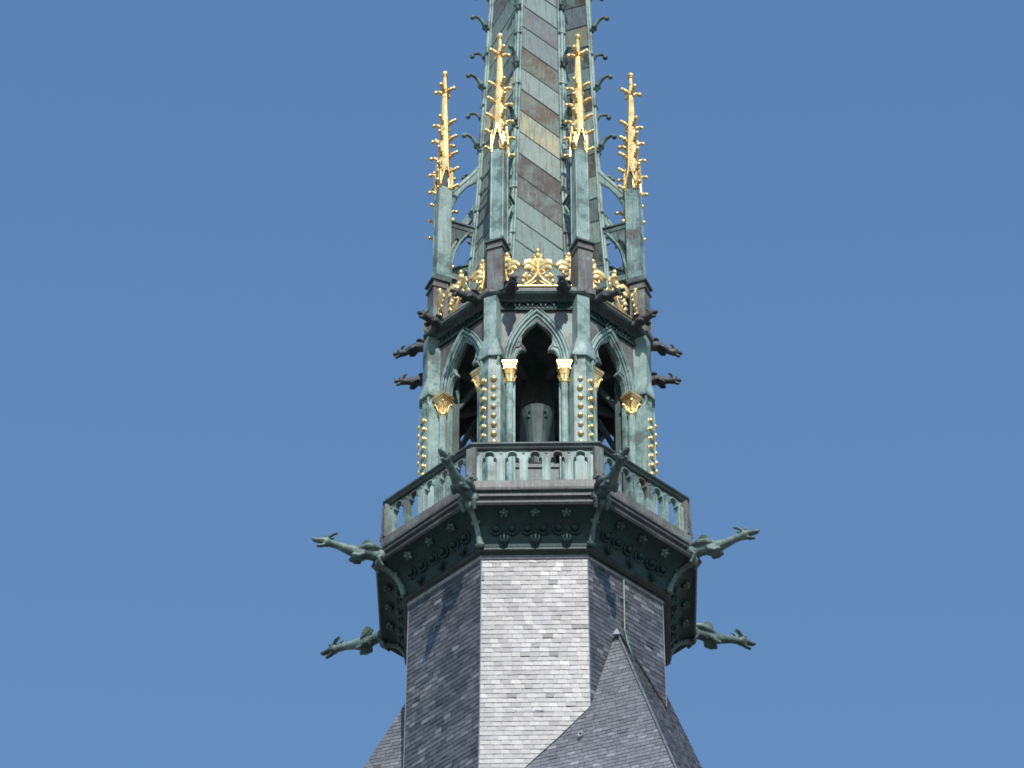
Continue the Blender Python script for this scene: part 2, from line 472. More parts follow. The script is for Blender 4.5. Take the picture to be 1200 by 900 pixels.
box(bm, (-.065, -pr-.072, 55.77), (.03, .02, .5)); box(bm, (.065, -pr-.072, 55.77), (.03, .02, .5))
post0 = obj('corner_post', bm, M_brown, bal); post0.rotation_euler = (0, 0, R(22.5))
# corner bracket under the rim
bm = bmesh.new()
bp = []
for i in range(11):
    t = i/10
    j = min(int((1-t)*8), 7); f = (1-t)*8-j
    bp.append((0, -(cove[j][0]*(1-f)+cove[j+1][0]*f)-.02, cove[j][1]*(1-f)+cove[j+1][1]*f-.02))
tube(bm, bp, [.06, .065, .05, .05, .05, .05, .05, .055, .06, .065, .07], 8)
tube(bm, [(-.08, -2.85, 54.58), (.08, -2.85, 54.58)], .03, 6); tube(bm, [(-.08, -2.66, 54.2), (.08, -2.66, 54.2)], .03, 6)
ball(bm, (0, -3.17, 54.76), .085, 8, 6, sz=1.3)
brk0 = obj('corner_bracket', bm, M_garg, bal, True); brk0.rotation_euler = (0, 0, R(22.5))
# rosette and boss
def cove_pt(t):
    i = min(int(t*8), 7); f = t*8-i
    r = cove[i][0]*(1-f)+cove[i+1][0]*f; z = cove[i][1]*(1-f)+cove[i+1][1]*f
    return Vector((0, -r*C22, z))
bm = bmesh.new()
for i in range(5):
    a = R(18+72*i); ball(bm, (.052*math.cos(a), -.02, .052*math.sin(a)), .036, 7, 5, sy=1.2)
ball(bm, (0, -.06, 0), .035, 7, 5); tube(bm, [(0, .08, 0), (0, -.03, 0)], .03, 6)
for v in bm.verts: v.co *= 1.08
ros0 = obj('rosette', bm, M_garg, cv, True)
bm = bmesh.new()
ball(bm, (0, -.03, 0), .062, 10, 6)
tube(bm, [(.11*math.cos(R(a)), -.012+.01*math.sin(R(a)), .11*math.sin(R(a))) for a in range(150, 421, 27)], [.012, .02, .024, .026, .026, .026, .024, .022, .018, .014, .01], 6)
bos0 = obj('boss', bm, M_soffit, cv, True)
bm = bmesh.new()
for s in (-1, 1):
    tube(bm, [(0, -.03, -.09), (.05*s, -.05, -.02), (.075*s, -.06, .06), (.045*s, -.07, .10)], [.015, .026, .022, .014], 6)
tube(bm, [(0, -.03, -.1), (0, -.06, 0), (0, -.08, .09)], [.02, .03, .016], 6)
lf0 = obj('leaf_ornament', bm, M_soffit, cv, True)
first = {ros0: True, bos0: True, lf0: True}
def place(proto, x, t, k, tilt):
    o = proto if first[proto] else proto.copy()
    if not first[proto]: COL.objects.link(o)
    first[proto] = False
    p = cove_pt(t); q = rot2(x, p.y-.01, R(45*k))
    o.location = (q[0], q[1], p.z); o.rotation_euler = (R(tilt), 0, R(45*k)); o.parent = cv
for k in (0, 1, 2, -1, -2, 3, -3, 4):
    for x in (-.575, 0, .575): place(ros0, x, .80, k, 45)
    for i in range(6): place(bos0, -.72+.288*i, .42, k, 35)
    for x in (-.575, 0, .575): place(lf0, x, .14, k, 15)
for k in range(1, 8):
    dup(pan0, bal, R(45*k)); dup(post0, bal, R(22.5+45*k)); dup(brk0, bal, R(22.5+45*k))

# ------------------------------------------------------------------ lantern (arcaded storey)
lan = empty('lantern', (AX(58), 0, 0), YAW_MID)
tag(lan, 'octagonal copper lantern storey with pointed openings and gilded capitals above the balcony', 'lantern')
ZS = 58.91
def pointed(hw, h, n=10, z0=ZS):
    d = (h*h-hw*hw)/(2*hw); rho = hw+d
    a1 = math.asin(min(1, h/rho)); out = []
    for i in range(n+1):
        a = a1*i/n; out.append((-d+rho*math.cos(a), z0+rho*math.sin(a)))
    return out + [(-x, z) for x, z in reversed(out[:-1])]    # right spring -> apex -> left spring
RW = 2.13; AW = RW*C22; HWW = RW*S22 - .004
ZF = 55.32
bm = bmesh.new()
hole = [(-.50, 55.95), (.50, 55.95)] + pointed(.50, 1.17)
plate(bm, [(-HWW, ZF), (HWW, ZF), (HWW, 60.5), (-HWW, 60.5)], [hole], .16, -AW)
wall0 = obj('arcade_wall', bm, M_brown, lan)
# trefoil tracery, recessed
def lantern_trefoil():
    R_ = [(.415, ZS), (.415, ZS+.14), (.40, ZS+.25), (.36, ZS+.34), (.32, ZS+.40), (.26, ZS+.42), (.20, ZS+.405),
          (.225, ZS+.46), (.27, ZS+.54), (.295, ZS+.63), (.295, ZS+.73), (.265, ZS+.83), (.21, ZS+.92), (.14, ZS+.995), (.065, ZS+1.06)]
    return R_ + [(0, ZS+1.13)] + [(-x, z) for x, z in reversed(R_)]
tre = lantern_trefoil()
bm = bmesh.new()
plate(bm, [(-.515, 55.97), (.515, 55.97)] + pointed(.515, 1.20), [[(-.415, 56.0), (.415, 56.0)] + tre], .07, -AW+.02)
tube(bm, [(.445*x/.415 if abs(x) > .3 else x*1.1, -AW+.015, z if z < ZS+.3 else z+.015) for x, z in tre], .022, 6)
for s in (-1, 1):   # pierced spandrel eyes
    tube(bm, [(s*.40, -AW+.01, ZS+.50), (s*.33, -AW+.01, ZS+.72), (s*.33, -AW+.01, ZS+.52), (s*.40, -AW+.01, ZS+.50)], .016, 5)
    box(bm, (s*.44, -AW+.03, 57.4), (.04, .05, 2.9))
tr0 = obj('trefoil_tracery', bm, M_verd, wall0)
bm = bmesh.new()
for hw, h, r, y in ((.60, 1.375, .036, -.045), (.54, 1.28, .030, -.02), (.492, 1.215, .018, .005)):
    pts = [(x, -AW+y, z) for x, z in pointed(hw, h)]
    tube(bm, pts, r, 8)
tube(bm, [(x, -AW-.035, z) for x, z in pointed(.655, 1.47)], .022, 6)
ar0 = obj('archivolt', bm, M_verd, wall0, True)
# columns with gilded capitals
bm = bmesh.new()
lathe(bm, [(.11, 55.33), (.11, 55.45), (.085, 55.50), (.095, 55.56), (.068, 55.62), (.066, 58.44)], (0, 0, 0), 14)
col0 = obj('column', bm, M_verd, lan, False); col0.location = (-.52, -2.03, 0)
for p in col0.data.polygons: p.use_smooth = abs(p.normal.z) < .3
bm = bmesh.new()
lathe(bm, [(.07, 58.42), (.085, 58.44), (.085, 58.465), (.07, 58.48), (.075, 58.60), (.12, 58.74)], (0, 0, 0), 12)
for i in range(8):
    a = R(45*i); ca, sa = math.cos(a), math.sin(a)
    big = i % 2
    tube(bm, [(.075*ca, .075*sa, 58.5), (.095*ca, .095*sa, 58.6), (.13*ca, .13*sa, 58.70), (.155*ca, .155*sa, 58.715), (.15*ca, .15*sa, 58.68)] if big else
         [(.075*ca, .075*sa, 58.48), (.09*ca, .09*sa, 58.55), (.115*ca, .115*sa, 58.60), (.12*ca, .12*sa, 58.575)], .02, 6)
    if big: ball(bm, (.155*ca, .155*sa, 58.70), .03, 7, 5)
box(bm, (0, 0, 58.765), (.23, .23, .05)); box(bm, (0, 0, 58.815), (.26, .26, .045)); box(bm, (0, 0, 58.87), (.295, .295, .065))
cap0 = obj('capital', bm, M_gold, col0)
col1 = dup(col0, lan, 0, (.52, -2.03, 0))
for k in range(1, 8):
    dup(wall0, lan, R(45*k))
    for s in (-1, 1):
        x, y = rot2(.52*s, -2.03, R(45*k)); dup(col0, lan, R(45*k), (x, y, 0))
# piers at the angles
pent = [(0, -2.42), (.215, -2.331), (.215, -1.93), (-.215, -1.93), (-.215, -2.331)]
sq = [(0, -2.345), (.128, -2.34), (.128, -1.93), (-.128, -1.93), (-.128, -2.34)]
def scp(pl, d):   # grow outline
    return [(x + (d if x > 0 else -d if x < 0 else 0), y - (d if y < -2 else 0)) for x, y in pl]
bm = bmesh.new()
def ringp(pl, z): return [(x, y, z) for x, y in pl]
loft(bm, [ringp(scp(pent, .03), ZF), ringp(scp(pent, .03), 55.62), ringp(pent, 55.68), ringp(pent, 58.72)])
loft(bm, [ringp(scp(pent, -.035), 58.70), ringp(scp(pent, -.035), 58.97)])
for s in (-1, 1):     # little cusped brackets under the weathering
    tube(bm, [(s*.18, -2.30, 58.72), (s*.16, -2.33, 58.82), (s*.185, -2.335, 58.95)], .03, 5)
loft(bm, [ringp(scp(pent, .025), 58.955), ringp(scp(pent, .03), 59.0), ringp(scp(sq, .015), 59.42)])
loft(bm, [ringp(sq, 59.40), ringp(sq, 60.52)])
bmesh.ops.recalc_face_normals(bm, faces=bm.faces)
# raised fillets on the two lower faces
for s in (-1, 1):
    for d in (.022, .208):
        x = s*d*math.cos(R(22.5)); y = -2.42 + d*math.sin(R(22.5)) - .008
        box(bm, (x, y, 57.2), (.025, .02, 2.9), rz=R(22.5)*s)
pier0 = obj('pier', bm, M_verd, lan); pier0.rotation_euler = (0, 0, R(22.5))
bm = bmesh.new(); ball(bm, (0, -.012, 0), .054, 10, 7, sy=.9); lathe(bm, [(.062, -.008), (.062, .004)], (0, 0, 0), 10)
for v in list(bm.verts)[-20:]: v.co = Vector((v.co.x, v.co.z+.012, v.co.y))
stud_me = obj('gilded_stud', bm, M_gold, None, True).data
bpy.data.objects.remove(bpy.data.objects['gilded_stud'])
def stud_spots(n=12):
    for s in (-1, 1):
        x = s*.115*math.cos(R(22.5)); y = -2.42 + .115*math.sin(R(22.5)) - .01
        for i in range(n): yield s, x, y, 58.36-.2235*i
def add_studs(pier, upto):
    for s, x, y, z in stud_spots(upto):
        o = bpy.data.objects.new('gilded_stud', stud_me); COL.objects.link(o); o.parent = pier
        q = .9+.2*random.random(); o.scale = (q, q, q*random.uniform(.92, 1.06))
        o.location = (x+random.uniform(-.006, .006), y, z+random.uniform(-.008, .008)); o.rotation_euler = (0, 0, R(22.5)*s)
for k in range(1, 8):
    o = pier0.copy(); COL.objects.link(o); o.parent = lan; o.rotation_euler = (0, 0, R(22.5+45*k))
    add_studs(o, 8)
add_studs(pier0, 8)
# frieze, crown cornice, ceiling, floor
bm = bmesh.new()
octring(bm, [(2.14, 60.30), (2.19, 60.30), (2.20, 60.33), (2.19, 60.35), (2.155, 60.355), (2.155, 60.52)])
for k in range(8):
    for i in range(5):
        x = -.50+.25*i
        b2 = [(x-.085+.0, -2.155*C22-.02, 60.40)]
        pts = [(x+.085*math.cos(R(a)), -2.155*C22-.025, 60.41+.085*math.sin(R(a))) for a in range(0, 181, 30)]
        pts = [(*rot2(p[0], p[1], R(45*k)), p[2]) for p in pts]
        tube(bm, pts, .02, 5)
        for xx in (x-.085, x+.085, x):
            q = rot2(xx, -2.155*C22-.025, R(45*k)); ball(bm, (q[0], q[1], 60.385), .026, 6, 4)
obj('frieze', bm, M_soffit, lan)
bm = bmesh.new()
octring(bm, [(2.10, 60.50), (2.20, 60.50), (2.24, 60.54), (2.36, 60.58), (2.39, 60.62), (2.38, 60.67), (2.34, 60.70)])
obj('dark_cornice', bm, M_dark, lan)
bm = bmesh.new()
octring(bm, [(2.34, 60.70), (2.33, 60.74), (2.27, 60.76), (2.25, 60.83), (2.08, 60.85), (1.2, 60.95)])
obj('weathered_sill', bm, M_brown, lan)
bm = bmesh.new(); octring(bm, [(2.05, 60.42), (2.05, 60.48)], cap=True); obj('ceiling', bm, M_inner, lan)
# interior: central post and inner framing seen through the openings
bm = bmesh.new()
lathe(bm, [(.40, 55.3), (.38, 57.2), (.34, 58.9), (.30, 60.42)], (0, 0, 0), 16)
for p in (0,):
    pass
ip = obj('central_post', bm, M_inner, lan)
bm = bmesh.new()
lathe(bm, [(.17, 57.2), (.19, 57.7), (.25, 58.15), (.31, 58.48), (.325, 58.54), (.29, 58.57), (.05, 58.62)], (0, -1.0, 0), 16)
tube(bm, [(-.9, -1.0, 57.25), (.9, -1.0, 57.25)], .07, 6)
for s_ in (-1, 1): tube(bm, [(s_*.14, -1.27, 58.40), (s_*.19, -1.24, 58.36), (s_*.17, -1.23, 58.28), (s_*.12, -1.22, 58.29)], .02, 5)
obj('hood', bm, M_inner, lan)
for k in range(8):
    bm = bmesh.new()
    box(bm, (0, -1.80, 57.9), (.34, .22, 5.1))
    box(bm, (0, -1.2, 59.9), (.12, 1.3, .14))
    tube(bm, [(0, -1.7, 58.9), (0, -1.3, 59.6), (0, -.9, 59.9)], .06, 6)
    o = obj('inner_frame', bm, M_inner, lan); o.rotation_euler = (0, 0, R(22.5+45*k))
    bm = bmesh.new()
    box(bm, (0, -1.80, 55.95), (1.0, .08, 1.15)); box(bm, (0, -1.80, 56.55), (1.06, .14, .08))
    o = obj('parapet', bm, M_inner, lan); o.rotation_euler = (0, 0, R(45*k))

# ------------------------------------------------------------------ spire
spi = empty('spire', (AX(61.5), 0, 0), YAW_TOP)
tag(spi, 'tall octagonal metal spire of diagonal patchwork panels with ribbed edges and hooked crockets', 'spire')
PR = [(60.92, 1.64), (62.5, 1.455), (64.3, 1.335), (65.6, 1.275), (70.2, 1.085), (96.0, .05)]
def RZ(z):
    for (a, ra), (b, rb) in zip(PR, PR[1:]):
        if z <= b: return ra + (rb-ra)*(z-a)/(b-a)
    return .05
def AXS(z): return .0075*(z-61.5)
PAL = [(.16, .235, .21), (.25, .315, .275), (.040, .034, .030), (.070, .047, .024), (.10, .11, .125), (.24, .22, .13), (.20, .28, .245), (.060, .054, .050), (.42, .40, .25), (.14, .19, .185)]
for k in range(8):
    bm = bmesh.new(); lay = bm.loops.layers.float_color.new('tone')
    sb = bmesh.new()
    s = -1 if k % 2 == 0 else 1
    rnd = random.Random(40+k)
    b = -4; seq = {}
    fixed = {0: {}}
    while True:
        zlo = 60.4 + .63*b; zhi = zlo+.63
        if zlo > 96: break
        if k == 0:   # front side, from the bottom up
            order = [0, 0, 7, 0, 2, 0, 0, 6, 7, 2, 1, 8, 3, 1, 3, 9, 4, 0]
            ci = order[b+3] if 0 <= b+3 < len(order) else rnd.randrange(len(PAL))
        else: ci = rnd.randrange(len(PAL))
        c = PAL[ci]; j = rnd.uniform(.88, 1.12)
        for (za, ra), (zb, rb) in zip(PR, PR[1:]):
            poly = [(-ra*S22, za), (ra*S22, za), (rb*S22, zb), (-rb*S22, zb)]
            poly = clip_poly(poly, -s, 1, -zlo); 
            if len(poly) < 3: continue
            poly = clip_poly(poly, s, -1, zhi)
            if len(poly) < 3: continue
            pts = [(x+AXS(z)*math.cos(R(45*k)), -RZ(z)*C22 + rnd.uniform(-.004, .004) - AXS(z)*math.sin(R(45*k)), z) for x, z in poly]
            try: f = bm.faces.new([bm.verts.new(p) for p in pts])
            except ValueError: continue
            for l in f.loops: l[lay] = (c[0]*j, c[1]*j, c[2]*j, 1)
        # seam
        if zlo < 74:
            z_at = lambda x: zlo + s*x
            pts = []
            for i in range(9):
                x = -1+2*i/8
                # clamp to the facet edges
                pass
            xs = []
            for sg in (-1, 1):
                x = sg*RZ(zlo)*S22
                for _ in range(6): x = sg*RZ(zlo+s*x)*S22
                xs.append(x)
            pts = []
            for i in range(5):
                x = xs[0]+(xs[1]-xs[0])*i/4; z = zlo+s*x
                if z > 60.95: pts.append((x+AXS(z)*math.cos(R(45*k)), -RZ(z)*C22-.004-AXS(z)*math.sin(R(45*k)), z))
            if len(pts) > 1: tube(sb, pts, .0115, 5)
        b += 1
    bmesh.ops.recalc_face_normals(bm, faces=bm.faces)
    for f in bm.faces:
        if f.normal.y > 0: f.normal_flip()
    o = obj('spire_side', bm, M_panel, spi); o.rotation_euler = (0, 0, R(45*k))
    q = obj('seam', sb, M_dark, o)
# ribs and crockets
def lean(p): return (p[0]+AXS(p[2]), p[1], p[2])
bmc = bmesh.new()
tube(bmc, [(0, .02, -.10), (0, -.06, 0), (0, -.10, .10), (0, -.18, .19), (0, -.28, .225), (0, -.345, .20), (0, -.355, .16)], [.055, .065, .052, .042, .036, .034, .03], 8, flat=.8)
ball(bmc, (0, -.345, .165), .055, 8, 6)
ball(bmc, (-.045, -.06, .0), .05, 7, 5); ball(bmc, (.045, -.06, .0), .05, 7, 5)
tube(bmc, [(0, -.05, .02), (0, -.03, -.14)], [.06, .02], 6)
cr_me = bpy.data.meshes.new('crocket'); bmc.to_mesh(cr_me); bmc.free(); cr_me.materials.append(M_garg)
for p in cr_me.polygons: p.use_smooth = True
for k in range(8):
    a = R(22.5+45*k); bm = bmesh.new()
    for da, rr, dr in ((0, .042, .025), (-.045, .03, 0), (.045, .03, 0)):
        pts = []
        for z in (60.95, 61.7, 62.5, 63.4, 64.3, 65.6, 67.5, 70.2, 76, 84, 95.5):
            r = RZ(z)+dr-.0; pts.append(lean((r*math.sin(a)+da*1.3*math.cos(a), -r*math.cos(a)+da*1.3*math.sin(a), z)))
        tube(bm, pts, rr, 7)
    # joints in the rolls
    for z in (61.9, 62.9, 64.2, 65.9, 67.2, 68.7, 70.4):
        r = RZ(z)+.012; x, y = r*math.sin(a), -r*math.cos(a)
        box(bm, lean((x, y, z)), (.17, .12, .022), rz=a)
    for z in (61.75, 62.55, 63.35):
        r = RZ(z)+.10; p = lean((r*math.sin(a), -r*math.cos(a), z)); ball(bm, p, .04, 6, 5); 
        q = lean(((r-.1)*math.sin(a), -(r-.1)*math.cos(a), z-.06)); tube(bm, [q, p], .03, 5)
    o = obj('edge_rib', bm, M_verd, spi, True)
    z = 66.05
    while z < 76:
        c = bpy.data.objects.new('crocket', cr_me); COL.objects.link(c); c.parent = o
        r = RZ(z)+.05; c.location = lean((r*math.sin(a), -r*math.cos(a), z)); c.rotation_euler = (0, 0, a); z += 1.72
bm = bmesh.new(); lathe(bm, [(.05, 95.3), (.12, 95.6), (.25, 95.9), (.12, 96.2), (.04, 96.5), (.02, 98.5)], (.25, 0, 0), 10); obj('finial', bm, M_gold, spi)

# ------------------------------------------------------------------ pinnacles
def sqr(h, y=0, r=0):
    return [(-h, -h), (h, -h), (h, h), (-h, h)]
def make_pinnacle():
    t = empty('pinnacle')
    bm = bmesh.new()    # local origin: axis of the shaft, z = 0 at crown floor 60.6
    box(bm, (0, -.09, .68), (.31, .31, 1.36)); box(bm, (0, -.10, .10), (.37, .37, .12))
    box(bm, (0, -.10, 1.20), (.36, .36, .03))
    obj('plinth', bm, M_brown, t)
    bm = bmesh.new()
    loft(bm, [[(x*1.0, y-.10, 1.36) for x, y in sqr(.195)], [(x, y-.10, 1.40) for x, y in sqr(.195)], [(x, y, 1.56) for x, y in sqr(.135)]])
    obj('plinth_cap', bm, M_dark, t)
    bm = bmesh.new()
    loft(bm, [[(x, y-.03, 1.50) for x, y in sqr(.135)], [(x, y, 3.95) for x, y in sqr(.125)]])
    for sx in (-1, 1):
        for sy in (-1, 1): tube(bm, [(sx*.125, -.03+sy*.125, 1.55), (sx*.12, sy*.12, 3.93)], .022, 6)
    obj('shaft', bm, M_verd, t)
    bm = bmesh.new()
    loft(bm, [[(x, y, 3.92) for x, y in sqr(.118)], [(x, y, 4.65) for x, y in sqr(.095)]])
    obj('gable_block', bm, M_dark, t)
    bm = bmesh.new()
    # tapering gilded spirelet with gables over its foot
    z0, z1 = 4.42, 7.12
    octo = lambda h, z: [(h*1.1*math.cos(R(22.5+45*i)), h*1.1*math.sin(R(22.5+45*i)), z) for i in range(8)]
    loft(bm, [octo(.126, z0), octo(.120, z0+.35), octo(.034, z1)])
    for q in range(4):
        a = R(90*q)
        def T(x, y, z): p = rot2(x, y, a); return (p[0], p[1], z)
        tube(bm, [T(-.135, -.135, 3.96), T(0, -.15, 4.62)], .024, 6); tube(bm, [T(.135, -.135, 3.96), T(0, -.15, 4.62)], .024, 6)
        tube(bm, [T(.125, -.125, 3.90), T(.125, -.125, 4.45)], [.036, .028], 6)
        tube(bm, [T(.07, -.14, 3.93), T(.05, -.14, 4.15)], .02, 5)
        ball(bm, T(.07, -.15, 4.17), .03, 6, 4)
    lathe(bm, [(.045, 6.14), (.078, 6.17), (.045, 6.20)], (0, 0, 0), 8)
    lathe(bm, [(.03, 7.0), (.028, 7.14)], (0, 0, 0), 8); ball(bm, (0, 0, 7.20), .068, 9, 7)
    lathe(bm, [(.04, 7.10), (.058, 7.12), (.04, 7.15)], (0, 0, 0), 8)
    sp = obj('gilded_spirelet', bm, M_gold, t)
    bm = bmesh.new()
    tube(bm, [(0, .03, -.08), (0, -.02, -.03), (0, -.07, .015), (0, -.11, .02)], [.034, .038, .03, .024], 6)
    ball(bm, (0, -.12, .01), .043, 7, 6); ball(bm, (-.03, -.03, -.03), .026, 6, 4); ball(bm, (.03, -.03, -.03), .026, 6, 4)
    tube(bm, [(0, -.09, .015), (0, -.10, .055)], [.018, .01], 5)
    cm = bpy.data.meshes.new('gilded_crocket'); bm.to_mesh(cm); bm.free(); cm.materials.append(M_gold)
    for p in cm.polygons: p.use_smooth = True
    for i, z in enumerate((3.98, 4.45, 4.90, 5.36, 5.80, 6.72)):
        half = .14 if z < 4.3 else .125*(z1-z)/(z1-z0-.3)+.03*(z-z0)/(z1-z0) if z < z1 else .03
        for q in range(4):
            a = R(45+90*q)
            c = bpy.data.objects.new('gilded_crocket', cm); COL.objects.link(c); c.parent = sp
            d = half*1.30; c.location = (d*math.sin(a), -d*math.cos(a), z); c.rotation_euler = (0, 0, a)
            if z > 6.5: c.scale = (1.15, 1.15, 1.15)
    return t
pin = make_pinnacle()
def az_place(o, az, r, z, yaw=YAW_TOP, extra=0.0, lean_z=None):
    a = R(az)+yaw
    o.location = (r*math.sin(a)+AX(z if lean_z is None else lean_z), -r*math.cos(a), z); o.rotation_euler = (0, 0, a+extra)
PL = {-22.5: 'gilded pinnacle on copper shaft, second from left, before the spire\'s left front edge',
      22.5: 'gilded pinnacle on copper shaft, third from left, before the spire\'s right front edge',
      -67.5: 'gilded pinnacle standing against the sky at the far left of the spire',
      67.5: 'gilded pinnacle standing against the sky at the far right of the spire',
      -112.5: 'gilded pinnacle at back left, only crocket tips showing past the far left shaft',
      112.5: 'gilded pinnacle at back right, only crocket tips showing past the far right shaft',
      -157.5: 'gilded pinnacle behind the spire on its back left corner',
      157.5: 'gilded pinnacle behind the spire on its back right corner'}
for i, (az, lb) in enumerate(PL.items()):
    o = pin if i == 0 else copy_tree(pin)
    az_place(o, az, 2.055, 60.60, lean_z=63); tag(o, lb, 'pinnacle', 'gilded pinnacles round the foot of the spire')

# ------------------------------------------------------------------ flying buttresses
def make_flyer():
    t = empty('flying_buttress')
    # local: x tangential, y = -radius, z absolute - 60.6
    def fin(bm, pts, th):
        f = [bm.verts.new((-th/2, -r, z-60.6)) for r, z in pts]; g = [bm.verts.new((th/2, -r, z-60.6)) for r, z in pts]
        b2 = bmesh.new(); vs = [b2.verts.new((0, -r, z)) for r, z in pts]
        es = [b2.edges.new((vs[i], vs[(i+1) % len(vs)])) for i in range(len(vs))]
        bmesh.ops.triangle_fill(b2, use_beauty=True, use_dissolve=False, edges=es, normal=(1, 0, 0)); b2.verts.index_update()
        for fc in b2.faces:
            ix = [v.index for v in fc.verts]; bm.faces.new([f[i] for i in ix]); bm.faces.new([g[i] for i in reversed(ix)])
        b2.free()
        for i in range(len(pts)):
            j = (i+1) % len(pts); bm.faces.new((f[i], g[i], g[j], f[j]))
        bmesh.ops.recalc_face_normals(bm, faces=bm.faces)
    bm = bmesh.new()
    top = [(1.22, 65.55), (1.40, 65.22), (1.95, 64.42)]
    arc = [(1.95, 63.70), (1.93, 63.98), (1.86, 64.28), (1.74, 64.57), (1.58, 64.83), (1.42, 65.0), (1.27, 65.12)]
    fin(bm, top+arc, .07)
    tube(bm, [(0, -r, z-60.6+.02) for r, z in top], .055, 7)
    tube(bm, [(0, -r, z-60.6) for r, z in arc], .042, 7)
    tube(bm, [(0, -1.93, 3.2), (0, -1.9, 3.75)], .05, 6)
    obj('raking_arch', bm, M_verd, t)
    bm = bmesh.new()
    fin(bm, [(1.32, 63.72), (1.95, 63.72), (1.95, 63.60), (1.32, 63.60)], .09)
    box(bm, (0, -1.64, 3.13), (.15, .64, .035))
    fin(bm, [(1.36, 63.60), (1.95, 63.60), (1.95, 62.95), (1.92, 62.95), (1.90, 63.12), (1.84, 63.27), (1.76, 63.36), (1.71, 63.31), (1.66, 63.42), (1.56, 63.49), (1.36, 63.53)], .06)
    tube(bm, [(0, -r, z-60.6) for r, z in [(1.92, 62.9), (1.90, 63.12), (1.84, 63.27), (1.76, 63.36), (1.66, 63.42), (1.56, 63.49), (1.36, 63.53)]], .03, 6)
    obj('lower_strut', bm, M_garg, t)
    bm = bmesh.new()
    pts = [(1.92, 62.0), (1.90, 62.5), (1.82, 62.95), (1.70, 63.25), (1.52, 63.55)]
    tube(bm, [(-.07, -r, z-60.6) for r, z in pts], .028, 6); tube(bm, [(.07, -r, z-60.6) for r, z in pts], .028, 6)
    fin(bm, [(1.35, 62.36), (1.95, 62.36), (1.95, 62.22), (1.35, 62.22)], .12)
    obj('tie_bar', bm, M_verd, t)
    bm = bmesh.new(); ball(bm, (0, -1.84, 3.22), .055, 8, 6); obj('gilded_ball', bm, M_gold, t, True)
    return t
fl = make_flyer()
side_w = {-22.5: 'behind the second pinnacle from the left', 22.5: 'behind the third pinnacle from the left', -67.5: 'seen against the sky behind the far left pinnacle',
          67.5: 'seen against the sky behind the far right pinnacle', -112.5: 'at the back left, glimpsed through the far left arch', 112.5: 'at the back right, glimpsed through the far right arch',
          -157.5: 'hidden at the back left of the spire', 157.5: 'hidden at the back right of the spire'}
for i, az in enumerate(PL):
    o = fl if i == 0 else copy_tree(fl)
    az_place(o, az, 0.0, 60.6, lean_z=62.5)
    tag(o, 'curved copper arch, ' + side_w[az], 'flying buttress', 'copper arches between spire and pinnacles')

